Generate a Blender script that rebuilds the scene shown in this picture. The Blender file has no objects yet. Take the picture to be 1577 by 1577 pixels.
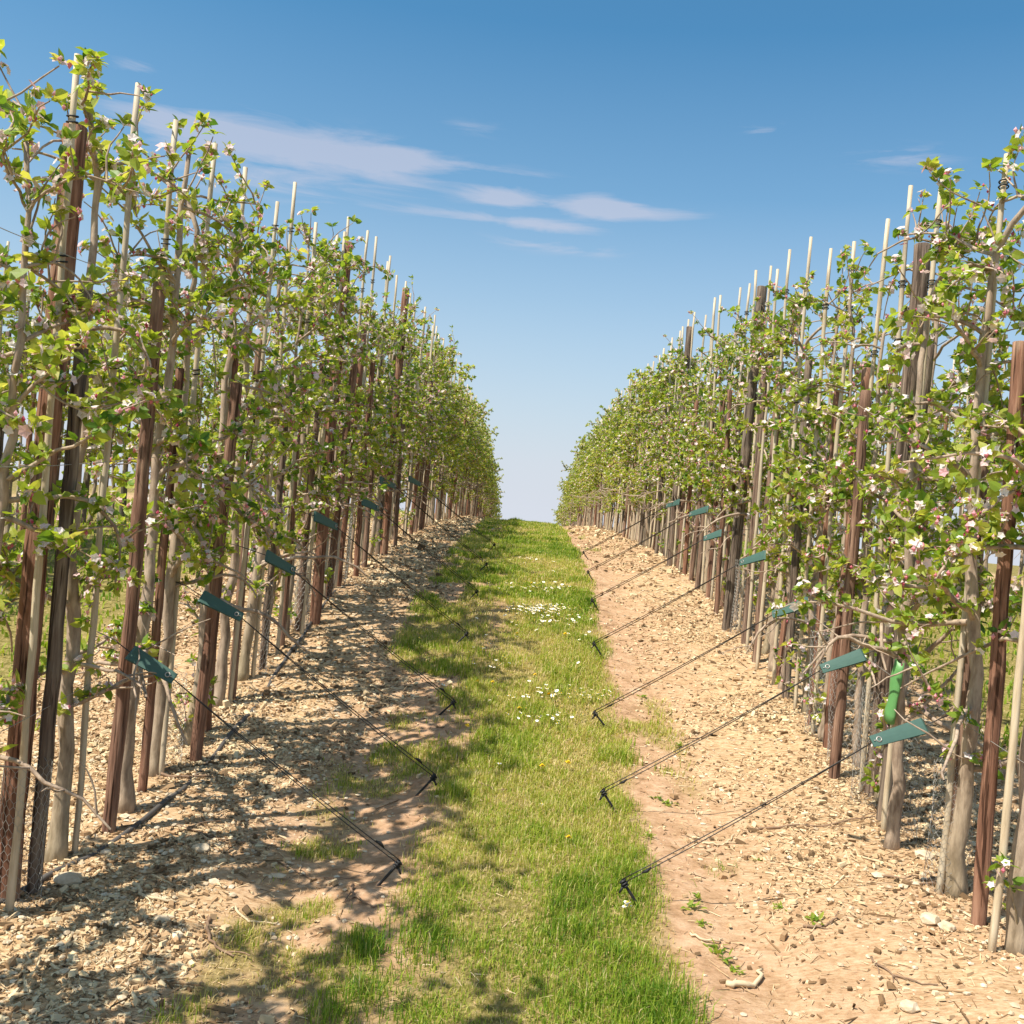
import bpy, math, random
import numpy as np
from mathutils import Vector

R = math.radians
rng = np.random.default_rng(11)
random.seed(5)
SC = bpy.context.scene
COL = SC.collection

# ------------------------------------------------------------------ camera model
F = 1561.0            # focal length in pixels of the 1577 px photograph
ROLL = R(5.0)
YAW = math.atan(47.0 / F)      # the alley's axis lies right of the picture centre
CY, SY = math.cos(YAW), math.sin(YAW)

def ray(px, py):
    """world direction (per metre along the alley axis) through a photo pixel"""
    dx, dy = px - 788.5, py - 788.5
    u = dx * math.cos(ROLL) + dy * math.sin(ROLL)
    v = -dx * math.sin(ROLL) + dy * math.cos(ROLL)
    x, y, z = u / F, 1.0, -v / F
    X = x * CY - y * SY
    Y = x * SY + y * CY
    return np.array([X / Y, 1.0, z / Y])

def at(px, py, D):
    return ray(px, py) * D

# ------------------------------------------------------------------ noise + terrain
def _hash(ix, iy, s):
    n = (ix.astype(np.int64) * 374761393 + iy.astype(np.int64) * 668265263 + s * 974711) & 0x7fffffff
    n = ((n ^ (n >> 13)) * 1274126177) & 0x7fffffff
    return ((n ^ (n >> 16)) & 0xffff) / 65535.0

def vnoise(x, y, f, s=0):
    x = np.asarray(x, float) * f + 1000.0; y = np.asarray(y, float) * f + 1000.0
    ix, iy = np.floor(x), np.floor(y)
    fx, fy = x - ix, y - iy
    fx = fx * fx * (3 - 2 * fx); fy = fy * fy * (3 - 2 * fy)
    ix = ix.astype(np.int64); iy = iy.astype(np.int64)
    a = _hash(ix, iy, s); b = _hash(ix + 1, iy, s); c = _hash(ix, iy + 1, s); d = _hash(ix + 1, iy + 1, s)
    return (a * (1 - fx) + b * fx) * (1 - fy) + (c * (1 - fx) + d * fx) * fy

def fbm(x, y, f, o=3, s=0):
    t = 0; a = 1; n = 0
    for k in range(o):
        t = t + a * vnoise(x, y, f * 2 ** k, s + k * 17); n += a; a *= .5
    return t / n

_yk = [-60, -5, 0, 3.0, 3.5, 4.5, 5.3, 6.2, 7.0, 7.7, 8.6, 9.6, 11, 12.5, 14.5, 16.7, 19, 21, 25, 30, 35, 40, 45, 50, 60, 80, 150, 400]
_zk = [-2.2, -1.72, -1.62, -1.47, -1.43, -1.345, -1.25, -1.14, -1.01, -.89, -.765, -.66, -.545, -.46, -.395, -.34, -.29, -.26, -.235, -.32, -.55, -.95, -1.55, -2.3, -4.2, -8.5, -24, -80]
_yf = np.arange(-60, 400.05, .1)
_zf = np.interp(_yf, _yk, _zk)
_k = np.hanning(13); _k /= _k.sum()
_zf = np.convolve(np.pad(_zf, 6, mode='edge'), _k, mode='valid')

def shift(y):
    y = np.asarray(y, float)
    return -0.0173 * .5 * ((y - 9) + np.sqrt((y - 9) ** 2 + 9)) + .0041

def zt(x, y, bump=True):
    x = np.asarray(x, float); y = np.asarray(y, float)
    z = np.interp(y, _yf, _zf)
    fade = np.clip((7.5 - y) / 4.0, 0, 1)
    z = z + .045 * np.clip(x, -2.5, 2.5) * fade
    xr = np.abs(x - shift(y))
    z = z + .035 * np.exp(-((xr - 1.75) / .5) ** 2)            # low ridge along each tree row
    z = z - .03 * np.exp(-((x - shift(y) + .75) / .22) ** 2) - .03 * np.exp(-((x - shift(y) - .85) / .22) ** 2)   # wheel tracks
    if bump:
        z = z + (fbm(x, y, 1.3, 3, 3) - .5) * .06 + (vnoise(x, y, 9, 8) - .5) * .016 + (vnoise(x, y, 21, 9) - .5) * .009
    return z

def ground_at(px, py):
    r = ray(px, py); d = np.arange(2.0, 60, .01)
    g = zt(r[0] * d, d)
    i = int(np.argmax(r[2] * d <= g))
    return np.array([r[0] * d[i], d[i], float(g[i])])

def turf(x, y):
    """0..1: how grassy the ground is"""
    x = np.asarray(x, float); y = np.asarray(y, float)
    xr = x - shift(y)
    n = fbm(x, y, 3.1, 4, 40) - .5
    n2 = fbm(x, y, 1.1, 3, 77)
    wob = n * (.55 - .33 * np.clip((4.9 - y) / .8, 0, 1))
    wide = np.clip((y - 15) / 10, 0, 1) * .12
    core = np.clip((xr + .46 - .05 * np.clip((4.6 - y) / .8, 0, 1) + wob + wide) / .22, 0, 1) * np.clip((.60 + wide + np.clip((3.8 - y) / 1.5, 0, 1) * .07 + wob * .32 - xr) / .13, 0, 1)
    left = np.clip((xr + 1.0 + wide) / .12, 0, 1) * np.clip((-.25 - xr) / .1, 0, 1) * np.clip((n2 * .6 + fbm(x, y, 4.2, 3, 91) * .4 - .47 + np.clip((y - 6) / 10, 0, .10)) / .09, 0, 1)
    right = np.clip((xr - .5) / .1, 0, 1) * np.clip((.95 - xr) / .2, 0, 1) * np.clip((n2 - .66) / .05, 0, 1) * .6
    far = np.clip((np.abs(xr) - 2.75) / .3, 0, 1) * np.clip((6.6 - np.abs(xr)) / .2, 0, 1)
    far2 = np.clip((np.abs(xr) - 7.6) / .3, 0, 1)
    return np.clip(np.maximum.reduce([core, left * .8, right, far, far2]), 0, 1)

# ------------------------------------------------------------------ mesh builder
class MB:
    def __init__(s):
        s.v = []; s.t = []; s.q = []; s.a = []; s.n = 0; s.tm = []; s.qm = []
    def add(s, v, tris=None, quads=None, tint=.5, mat=0):
        v = np.asarray(v, float).reshape(-1, 3); s.v.append(v)
        s.a.append(np.broadcast_to(np.asarray(tint, float), (len(v),)))
        if tris is not None and len(tris):
            t = np.asarray(tris, np.int64).reshape(-1, 3); s.t.append(t + s.n); s.tm.append(np.full(len(t), mat))
        if quads is not None and len(quads):
            q = np.asarray(quads, np.int64).reshape(-1, 4); s.q.append(q + s.n); s.qm.append(np.full(len(q), mat))
        s.n += len(v)
    def mesh(s, name, mats, smooth=True):
        me = bpy.data.meshes.new(name)
        v = np.concatenate(s.v).astype(np.float32); a = np.concatenate(s.a).astype(np.float32)
        t = np.concatenate(s.t) if s.t else np.zeros((0, 3), np.int64)
        q = np.concatenate(s.q) if s.q else np.zeros((0, 4), np.int64)
        tm = np.concatenate(s.tm) if s.tm else np.zeros(0, int); qm = np.concatenate(s.qm) if s.qm else np.zeros(0, int)
        me.vertices.add(len(v)); me.vertices.foreach_set('co', v.ravel())
        loops = np.concatenate([t.ravel(), q.ravel()]).astype(np.int32)
        tot = np.concatenate([np.full(len(t), 3), np.full(len(q), 4)]).astype(np.int32)
        st = np.concatenate([[0], np.cumsum(tot)[:-1]]).astype(np.int32)
        me.loops.add(len(loops)); me.loops.foreach_set('vertex_index', loops)
        me.polygons.add(len(tot)); me.polygons.foreach_set('loop_start', st); me.polygons.foreach_set('loop_total', tot)
        me.polygons.foreach_set('material_index', np.concatenate([tm, qm]).astype(np.int32))
        me.polygons.foreach_set('use_smooth', np.full(len(tot), smooth))
        at_ = me.attributes.new('tint', 'FLOAT', 'POINT'); at_.data.foreach_set('value', a)
        for m in (mats if isinstance(mats, (list, tuple)) else [mats]): me.materials.append(m)
        me.update(calc_edges=True); me.validate()
        return me
    def build(s, name, mats, parent=None, smooth=True):
        return link(name, s.mesh(name, mats, smooth), parent)

def link(name, data, parent=None):
    o = bpy.data.objects.new(name, data); COL.objects.link(o)
    if parent is not None: o.parent = parent
    return o

def tag(o, label, cat, group=None):
    o['label'] = label; o['category'] = cat
    if group: o['group'] = group
    return o

def thing(name, label, cat, loc=(0, 0, 0), rz=0, group=None):
    o = link(name, None); o.location = [float(c) for c in loc]; o.rotation_euler = (0, 0, rz); o.empty_display_size = .1
    return tag(o, label, cat, group)

def nrm(a):
    return a / np.maximum(np.linalg.norm(a, axis=-1, keepdims=True), 1e-9)

def tube(mb, pts, rad, n=8, cap=True, tint=.5, mat=0, ovality=None):
    p = np.asarray(pts, float); r = np.broadcast_to(np.asarray(rad, float), (len(p),))
    t = np.gradient(p, axis=0); t = nrm(t)
    ref = np.array([1., .13, .07]) if abs(t[:, 2]).mean() > .6 else np.array([.05, .03, 1.])
    s = nrm(np.cross(t, ref)); b = np.cross(t, s)
    ang = np.linspace(0, 2 * np.pi, n, endpoint=False)
    rr = r[:, None] * (np.ones(n)[None] if ovality is None else ovality)
    v = p[:, None] + rr[..., None] * (np.cos(ang)[None, :, None] * s[:, None] + np.sin(ang)[None, :, None] * b[:, None])
    m = len(p); i = np.arange(m - 1)[:, None] * n; j = np.arange(n)[None]; j2 = (j + 1) % n
    q = np.stack([i + j, i + j2, i + n + j2, i + n + j], -1).reshape(-1, 4)
    vv = v.reshape(-1, 3); tr = None
    if cap:
        vv = np.concatenate([vv, p[:1], p[-1:]]); c0, c1 = m * n, m * n + 1
        jj = np.arange(n); k2 = (jj + 1) % n
        tr = np.concatenate([np.stack([np.full(n, c0), k2, jj], -1), np.stack([np.full(n, c1), (m - 1) * n + jj, (m - 1) * n + k2], -1)])
    mb.add(vv, tr, q, tint, mat)

# ------------------------------------------------------------------ materials
def nodes(name):
    m = bpy.data.materials.new(name); m.use_nodes = True
    nt = m.node_tree; nt.nodes.clear()
    return m, nt, nt.nodes.new('ShaderNodeOutputMaterial')

def N(nt, typ, **kw):
    n = nt.nodes.new(typ)
    for k, v in kw.items():
        if k.startswith('i_'): n.inputs[k[2:].replace('_', ' ')].default_value = v
        else: setattr(n, k, v)
    return n

def ramp(nt, fac, stops, interp='LINEAR'):
    r = nt.nodes.new('ShaderNodeValToRGB'); r.color_ramp.interpolation = interp
    e = r.color_ramp.elements
    while len(e) < len(stops): e.new(.5)
    for k, (p, c) in enumerate(stops):
        e[k].position = p; e[k].color = (*c, 1)
    nt.links.new(fac, r.inputs[0]); return r.outputs[0]

def noise(nt, scale, detail=4, rough=.6, vec=None, sx=None, coord='Object'):
    n = nt.nodes.new('ShaderNodeTexNoise'); n.inputs['Scale'].default_value = scale
    n.inputs['Detail'].default_value = detail; n.inputs['Roughness'].default_value = rough
    if vec is None:
        vec = nt.nodes.new('ShaderNodeTexCoord').outputs[coord]
    if sx is not None:
        mp = nt.nodes.new('ShaderNodeMapping'); mp.inputs['Scale'].default_value = sx
        nt.links.new(vec, mp.inputs[0]); vec = mp.outputs[0]
    nt.links.new(vec, n.inputs['Vector']); return n.outputs[0]

def mixc(nt, fac, a, b, mode='MIX'):
    m = nt.nodes.new('ShaderNodeMix'); m.data_type = 'RGBA'; m.blend_type = mode
    for s, v in ((m.inputs[0], fac), (m.inputs[6], a), (m.inputs[7], b)):
        if isinstance(v, (int, float)): s.default_value = v
        elif isinstance(v, tuple): s.default_value = (*v, 1)
        else: nt.links.new(v, s)
    return m.outputs[2]

def math_(nt, op, a, b=None, clamp=False):
    m = nt.nodes.new('ShaderNodeMath'); m.operation = op; m.use_clamp = clamp
    for s, v in ((m.inputs[0], a), (m.inputs[1], b)):
        if v is None: continue
        if isinstance(v, (int, float)): s.default_value = v
        else: nt.links.new(v, s)
    return m.outputs[0]

def finish(nt, out, col, rough=.8, spec=.25, bump=None, bdist=.01, bstr=.6, metal=0, transl=None, tfac=.4):
    p = nt.nodes.new('ShaderNodeBsdfPrincipled')
    if isinstance(col, tuple): p.inputs['Base Color'].default_value = (*col, 1)
    else: nt.links.new(col, p.inputs['Base Color'])
    p.inputs['Roughness'].default_value = rough; p.inputs['Specular IOR Level'].default_value = spec; p.inputs['Metallic'].default_value = metal
    if bump is not None:
        b = nt.nodes.new('ShaderNodeBump'); b.inputs['Strength'].default_value = bstr; b.inputs['Distance'].default_value = bdist
        nt.links.new(bump, b.inputs['Height']); nt.links.new(b.outputs[0], p.inputs['Normal'])
    sh = p.outputs[0]
    if transl is not None:
        t = nt.nodes.new('ShaderNodeBsdfTranslucent')
        if isinstance(transl, tuple): t.inputs[0].default_value = (*transl, 1)
        else: nt.links.new(transl, t.inputs[0])
        mx = nt.nodes.new('ShaderNodeMixShader'); mx.inputs[0].default_value = tfac
        nt.links.new(sh, mx.inputs[1]); nt.links.new(t.outputs[0], mx.inputs[2]); sh = mx.outputs[0]
    nt.links.new(sh, out.inputs[0])

def attr(nt, name='tint'):
    a = nt.nodes.new('ShaderNodeAttribute'); a.attribute_name = name; return a.outputs['Fac']

def objrand(nt):
    return nt.nodes.new('ShaderNodeObjectInfo').outputs['Random']

def mat_leaf():
    m, nt, o = nodes('apple_leaf')
    c = ramp(nt, attr(nt), [(0, (.055, .140, .020)), (.28, (.16, .28, .030)), (.58, (.32, .405, .055)), (1, (.52, .52, .15))])
    tc = mixc(nt, 1.0, c, (1.7, 1.5, .8), 'MULTIPLY')
    finish(nt, o, c, .42, .4, transl=tc, tfac=.5); return m

def mat_blossom():
    m, nt, o = nodes('apple_blossom')
    c = ramp(nt, attr(nt), [(0, (.62, .12, .20)), (.3, (.80, .33, .38)), (.6, (.86, .62, .62)), (1, (.88, .82, .78))])
    finish(nt, o, c, .6, .2, transl=c, tfac=.35); return m

def mat_bark():
    m, nt, o = nodes('apple_bark')
    n1 = noise(nt, 9, 5, .65, sx=(1, 1, .35)); n2 = noise(nt, 45, 4, .6, sx=(1, 1, .25))
    c = ramp(nt, n1, [(.3, (.20, .14, .10)), (.5, (.40, .30, .22)), (.7, (.56, .46, .35))])
    c = mixc(nt, .55, c, ramp(nt, n2, [(.35, (.14, .095, .07)), (.6, (.50, .39, .29))]), 'MIX')
    c = mixc(nt, math_(nt, 'MULTIPLY', attr(nt), .5), c, (.20, .20, .06))      # tint = algae towards the foot
    finish(nt, o, c, .9, .15, bump=n2, bdist=.006, bstr=.7); return m

def mat_stake(name='stake_timber', bias=.72):
    m, nt, o = nodes(name)
    g = noise(nt, 14, 5, .6, sx=(5, 5, .3)); w = noise(nt, 2.2, 3, .6)
    red = ramp(nt, g, [(.25, (.085, .040, .026)), (.5, (.235, .118, .075)), (.75, (.42, .24, .16))])
    grey = ramp(nt, g, [(.25, (.06, .045, .036)), (.5, (.165, .125, .095)), (.75, (.34, .28, .21))])
    r = objrand(nt)
    f = math_(nt, 'ADD', math_(nt, 'MULTIPLY', r, 1.5), math_(nt, 'MULTIPLY', w, .8))
    f = math_(nt, 'SUBTRACT', f, bias, True)
    c = mixc(nt, f, red, grey)
    kn = noise(nt, 5, 2, .5, sx=(1.5, 1.5, .8))
    c = mixc(nt, ramp(nt, kn, [(.66, (0, 0, 0)), (.74, (1, 1, 1))]), c, (.05, .028, .02))
    cr = noise(nt, 9, 3, .5, sx=(9, 9, .35)); crk = ramp(nt, cr, [(.36, (.22, .2, .18)), (.43, (1, 1, 1))])
    c = mixc(nt, .85, c, crk, 'MULTIPLY')      # drying cracks
    pl = ramp(nt, noise(nt, 3.3, 4, .65, sx=(2, 2, .5)), [(.55, (0, 0, 0)), (.63, (1, 1, 1))]); c = mixc(nt, math_(nt, 'MULTIPLY', pl, .45), c, (.44, .31, .21))   # peeled patches
    finish(nt, o, c, .88, .15, bump=math_(nt, 'ADD', g, math_(nt, 'MULTIPLY', crk, .6)), bdist=.007, bstr=.9); return m

def mat_cane():
    m, nt, o = nodes('cane_wood')
    g = noise(nt, 10, 4, .6, sx=(6, 6, .6))
    c = ramp(nt, g, [(.25, (.32, .235, .14)), (.5, (.56, .45, .30)), (.8, (.68, .60, .45))])
    c = mixc(nt, math_(nt, 'MULTIPLY', objrand(nt), .4), c, (.36, .33, .28))
    finish(nt, o, c, .6, .35, bump=g, bdist=.002, bstr=.4); return m

def mat_simple(name, col, rough=.6, spec=.4, metal=0, ns=30, amt=.25):
    m, nt, o = nodes(name)
    n = noise(nt, ns, 4, .6)
    c = mixc(nt, n, tuple(x * (1 - amt) for x in col), tuple(min(1, x * (1 + amt)) for x in col))
    finish(nt, o, c, rough, spec, bump=n, bdist=.001, bstr=.3, metal=metal); return m

def mat_ground():
    m, nt, o = nodes('orchard_soil')
    co = nt.nodes.new('ShaderNodeTexCoord').outputs['Object']
    a = noise(nt, 1.1, 5, .6, co); b = noise(nt, 11, 6, .7, co); c = noise(nt, 60, 5, .7, co, sx=(.45, 1.5, 1))
    vo = nt.nodes.new('ShaderNodeTexVoronoi'); vo.inputs['Scale'].default_value = 42
    nt.links.new(co, vo.inputs['Vector'])
    soil = ramp(nt, b, [(.28, (.24, .13, .062)), (.5, (.45, .275, .165)), (.72, (.63, .45, .305))])
    straw = ramp(nt, c, [(.30, (.15, .085, .04)), (.45, (.46, .30, .15)), (.6, (.67, .50, .305)), (.78, (.82, .69, .48))])
    ch = mixc(nt, 1, vo.outputs['Color'], (.5, .5, .5), 'MIX')
    mixm = ramp(nt, a, [(.38, (0, 0, 0)), (.62, (1, 1, 1))])
    strip = attr(nt, 'strip')
    f = math_(nt, 'MULTIPLY', math_(nt, 'ADD', math_(nt, 'MULTIPLY', mixm, .5), .45), strip, True)
    base = mixc(nt, f, soil, straw)
    gcol = ramp(nt, noise(nt, 24, 5, .7, co), [(.3, (.07, .055, .02)), (.5, (.22, .165, .06)), (.68, (.48, .36, .18))])
    gcol2 = ramp(nt, noise(nt, 70, 4, .7, co, sx=(1, .5, 1)), [(.3, (.06, .06, .015)), (.5, (.20, .19, .04)), (.62, (.42, .33, .14)), (.75, (.60, .47, .24))])
    gcol = mixc(nt, .5, gcol, gcol2)
    col = mixc(nt, attr(nt, 'turf'), base, gcol)
    h = math_(nt, 'ADD', math_(nt, 'MULTIPLY', b, .6), math_(nt, 'MULTIPLY', c, .5))
    finish(nt, o, col, .95, .1, bump=h, bdist=.02, bstr=.8); return m

def mat_chip():
    m, nt, o = nodes('straw_and_chips')
    c = ramp(nt, attr(nt), [(0, (.07, .038, .02)), (.25, (.25, .14, .07)), (.5, (.55, .37, .215)), (.78, (.78, .61, .385)), (1, (.86, .74, .50))])
    n = noise(nt, 60, 3, .6)
    c = mixc(nt, .35, c, mixc(nt, n, (.25, .16, .10), (.85, .74, .55)), 'MULTIPLY')
    c = mixc(nt, .12, c, (.62, .48, .28))
    finish(nt, o, c, .9, .12, bump=n, bdist=.003, bstr=.5); return m

def mat_stone():
    m, nt, o = nodes('flint_stone')
    n = noise(nt, 28, 5, .65); 
    c = ramp(nt, attr(nt), [(0, (.30, .20, .11)), (.5, (.58, .44, .27)), (1, (.80, .69, .50))])
    c = mixc(nt, .4, c, ramp(nt, n, [(.3, (.25, .17, .1)), (.7, (.8, .72, .58))]))
    finish(nt, o, c, .85, .2, bump=n, bdist=.006, bstr=.7); return m

def mat_grass():
    m, nt, o = nodes('grass_blade')
    c = ramp(nt, attr(nt), [(0, (.07, .16, .014)), (.35, (.20, .315, .025)), (.6, (.37, .44, .05)), (.78, (.54, .47, .15)), (1, (.74, .60, .34))])
    tc = mixc(nt, 1.0, c, (1.5, 1.45, .8), 'MULTIPLY')
    finish(nt, o, c, .5, .3, transl=tc, tfac=.38); return m

M = dict(leaf=mat_leaf(), blossom=mat_blossom(), bark=mat_bark(), stake=mat_stake(), post_red=mat_stake('post_brown', 1.75), post_grey=mat_stake('post_weathered', .55), cane=mat_cane(), ground=mat_ground(),
         chip=mat_chip(), stone=mat_stone(), grass=mat_grass(),
         strap=mat_simple('green_webbing', (.060, .125, .105), .65, .3, ns=60, amt=.12),
         wire=mat_simple('dark_wire', (.035, .03, .026), .5, .5, .3),
         peg=mat_simple('black_iron', (.016, .016, .017), .55, .4),
         zinc=mat_simple('zinc_wire', (.38, .37, .34), .45, .5, .5),
         rubber=mat_simple('black_rubber', (.02, .02, .02), .6, .3),
         hose=mat_simple('grey_hose', (.10, .09, .08), .6, .3, ns=15, amt=.35),
         sleeve=mat_simple('green_plastic', (.12, .31, .10), .45, .4, amt=.15),
         twig=mat_simple('dry_twig', (.26, .17, .11), .9, .15, ns=40, amt=.45),
         paletwig=mat_simple('pale_twig', (.60, .48, .31), .9, .15, ns=40, amt=.3),
         daisy=mat_simple('daisy_petal', (.84, .84, .80), .6, .2, amt=.05),
         yellow=mat_simple('dandelion_petal', (.80, .55, .02), .6, .2, amt=.1))

# ------------------------------------------------------------------ world, sun, camera
SUN_EL, SUN_DIR = R(57), np.array([-1.0, -.68])
SUN_AZ = math.atan2(SUN_DIR[0], SUN_DIR[1])
w = bpy.data.worlds.new('World'); SC.world = w; w.use_nodes = True
nt = w.node_tree; nt.nodes.clear()
wo = nt.nodes.new('ShaderNodeOutputWorld'); bg = nt.nodes.new('ShaderNodeBackground')
sky = nt.nodes.new('ShaderNodeTexSky'); sky.sky_type = 'NISHITA'; sky.sun_disc = False
sky.sun_elevation = SUN_EL; sky.sun_rotation = SUN_AZ; sky.air_density = 1.0; sky.dust_density = 1.2; sky.ozone_density = 2.2; sky.altitude = 60
gen = nt.nodes.new('ShaderNodeTexCoord').outputs['Generated']
clouds = [((450, 226), (.115, .018), 1.05), ((330, 202), (.075, .013), .8), ((590, 243), (.052, .013), .95), ((480, 285), (.13, .022), .34), ((300, 260), (.08, .02), .3),
          ((778, 303), (.034, .0105), 1.15), ((735, 334), (.055, .0045), .85), ((925, 316), (.030, .011), 1.15), ((970, 327), (.062, .0075), 1.05), ((850, 350), (.05, .006), .75), ((860, 380), (.06, .006), .62),
          ((1390, 243), (.045, .009), .6), ((205, 103), (.02, .006), .6), ((735, 197), (.03, .006), .35), ((1180, 200), (.022, .006), .4), ((760, 262), (.06, .005), .45)]
sep = nt.nodes.new('ShaderNodeSeparateXYZ'); nt.links.new(gen, sep.inputs[0])
az = math_(nt, 'ARCTAN2', sep.outputs[0], sep.outputs[1]); el = math_(nt, 'ARCSINE', sep.outputs[2])
tot = None
for (px, py), (wx, wy), k in clouds:
    r_ = ray(px, py); a0 = math.atan2(r_[0], r_[1]); e0 = math.asin(r_[2] / np.linalg.norm(r_))
    qx = math_(nt, 'POWER', math_(nt, 'ABSOLUTE', math_(nt, 'MULTIPLY', math_(nt, 'SUBTRACT', az, a0), 1 / wx)), 2.0)
    de = math_(nt, 'ADD', math_(nt, 'SUBTRACT', el, e0), math_(nt, 'MULTIPLY', math_(nt, 'SUBTRACT', az, a0), math.tan(R(.8))))
    qy = math_(nt, 'POWER', math_(nt, 'ABSOLUTE', math_(nt, 'MULTIPLY', de, 1 / wy)), 2.0)
    g = math_(nt, 'MULTIPLY', math_(nt, 'EXPONENT', math_(nt, 'MULTIPLY', math_(nt, 'ADD', qx, qy), -1.0)), k)
    tot = g if tot is None else math_(nt, 'ADD', tot, g)
cx = nt.nodes.new('ShaderNodeCombineXYZ'); nt.links.new(math_(nt, 'MULTIPLY', az, 9.0), cx.inputs[0]); nt.links.new(math_(nt, 'MULTIPLY', el, 62.0), cx.inputs[1])
cn = noise(nt, 1.0, 7, .62, cx.outputs[0])
cn.node.inputs['Distortion'].default_value = .6
EXPO = .76
body = math_(nt, 'MULTIPLY', math_(nt, 'ADD', math_(nt, 'MULTIPLY', tot, .9), math_(nt, 'SUBTRACT', math_(nt, 'MULTIPLY', cn, 2.3), 1.36)), 1.35, True)
body = math_(nt, 'MULTIPLY', body, math_(nt, 'MULTIPLY', tot, 2.6, True))
cfac = ramp(nt, body, [(0, (0, 0, 0)), (.5, (.28, .28, .28)), (1, (.50, .50, .50))])
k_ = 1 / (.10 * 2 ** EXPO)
top = mixc(nt, 1.0, sky.outputs[0], mixc(nt, ramp(nt, math_(nt, 'MULTIPLY', el, .6, True), [(.34, (0, 0, 0)), (.55, (1, 1, 1))]), (.42, .84, .93), (1.15, 1.12, 1.0)), 'MULTIPLY')  # unseen sky high above the view is brightened to add fill light
low = ramp(nt, math_(nt, 'MULTIPLY', el, 2.0, True), [(0, (1, 1, 1)), (.10, (.93, .93, .93)), (.28, (.62, .62, .62)), (.42, (.40, .40, .40)), (.62, (.14, .14, .14)), (.9, (0, 0, 0))])   # the air whitens towards the horizon
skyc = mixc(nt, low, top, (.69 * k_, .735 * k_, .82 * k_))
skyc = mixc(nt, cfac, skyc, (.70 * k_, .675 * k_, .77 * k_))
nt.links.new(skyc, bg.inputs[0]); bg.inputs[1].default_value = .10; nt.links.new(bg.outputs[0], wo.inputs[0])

sd = bpy.data.lights.new('sun', 'SUN'); sd.energy = 4.2; sd.angle = R(.55); sd.color = (1, .93, .82)
so = link('sun', sd)
dirv = Vector((SUN_DIR[0] * math.cos(SUN_EL) / np.linalg.norm(SUN_DIR), SUN_DIR[1] * math.cos(SUN_EL) / np.linalg.norm(SUN_DIR), math.sin(SUN_EL)))
so.rotation_euler = dirv.to_track_quat('Z', 'Y').to_euler(); so.location = (-30, -10, 40)

cd = bpy.data.cameras.new('camera'); cam = link('camera', cd); SC.camera = cam
cd.sensor_width = 36; cd.lens = 36 * F / 1577; cd.clip_end = 2000; cd.clip_start = .05
from mathutils import Matrix
cam.matrix_world = Matrix.Rotation(YAW, 4, 'Z') @ Matrix.Rotation(math.pi / 2, 4, 'X') @ Matrix.Rotation(ROLL, 4, 'Z')
SC.cycles.max_bounces = 8; SC.cycles.diffuse_bounces = 3; SC.cycles.transmission_bounces = 3; SC.cycles.glossy_bounces = 2
SC.view_settings.view_transform = 'Standard'; SC.view_settings.look = 'None'; SC.view_settings.gamma = 1; SC.view_settings.exposure = EXPO

# ------------------------------------------------------------------ ground
def axis(lo, a, b, hi, st, gr=1.16):
    c = list(np.arange(a, b, st)); s = st; x = c[-1]; up = []
    while x < hi: s *= gr; x += s; up.append(x)
    s = st; x = c[0]; dn = []
    while x > lo: s *= gr; x -= s; dn.append(x)
    return np.array(dn[::-1] + c + up)
gx = axis(-260, -2.6, 2.6, 260, .04, 1.12); gy = axis(-50, 2.2, 15, 390, .045, 1.03)
GX, GY = np.meshgrid(gx, gy)
gz = zt(GX, GY)
mb = MB(); nx = len(gx); i = np.arange(len(gy) - 1)[:, None] * nx; j = np.arange(nx - 1)[None]
mb.add(np.stack([GX, GY, gz], -1), None, np.stack([i + j, i + j + 1, i + nx + j + 1, i + nx + j], -1).reshape(-1, 4))
g = mb.build('ground', M['ground']); g['kind'] = 'structure'
for nm, val in (('turf', turf(GX, GY)), ('strip', np.clip((np.abs(GX - shift(GY)) - .55) / .7, 0, 1) * .85 + .15)):
    a_ = g.data.attributes.new(nm, 'FLOAT', 'POINT'); a_.data.foreach_set('value', val.ravel().astype(np.float32))

# ------------------------------------------------------------------ grass (stuff)
def blades(mb, x, y, z, L, W, tint, lean=.75):
    n = len(x); ph = rng.uniform(0, 2 * np.pi, n); lr = rng.normal(0, lean, n)
    d = np.stack([np.cos(ph), np.sin(ph), np.zeros(n)], -1); s = np.stack([-np.sin(ph), np.cos(ph), np.zeros(n)], -1)
    b = np.stack([x, y, z], -1); up = np.array([0, 0, 1.])
    k = np.abs(lr)[:, None]
    p1 = b + L[:, None] * (.5 * up + .22 * d * k); p2 = b + L[:, None] * (up * (1 - .28 * np.minimum(k, 2)) + .8 * d * k)
    p2[:, 2] = np.maximum(p2[:, 2], z + .004)
    h = .5 * W[:, None] * s
    v = np.stack([b - h, b + h, p1 - h * .8, p1 + h * .8, p2], 1)
    o = np.arange(n)[:, None] * 5
    mb.add(v.reshape(-1, 3), np.concatenate([o + 2, o + 3, o + 4], 1), np.concatenate([o, o + 1, o + 3, o + 2], 1), np.repeat(tint, 5))

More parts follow.
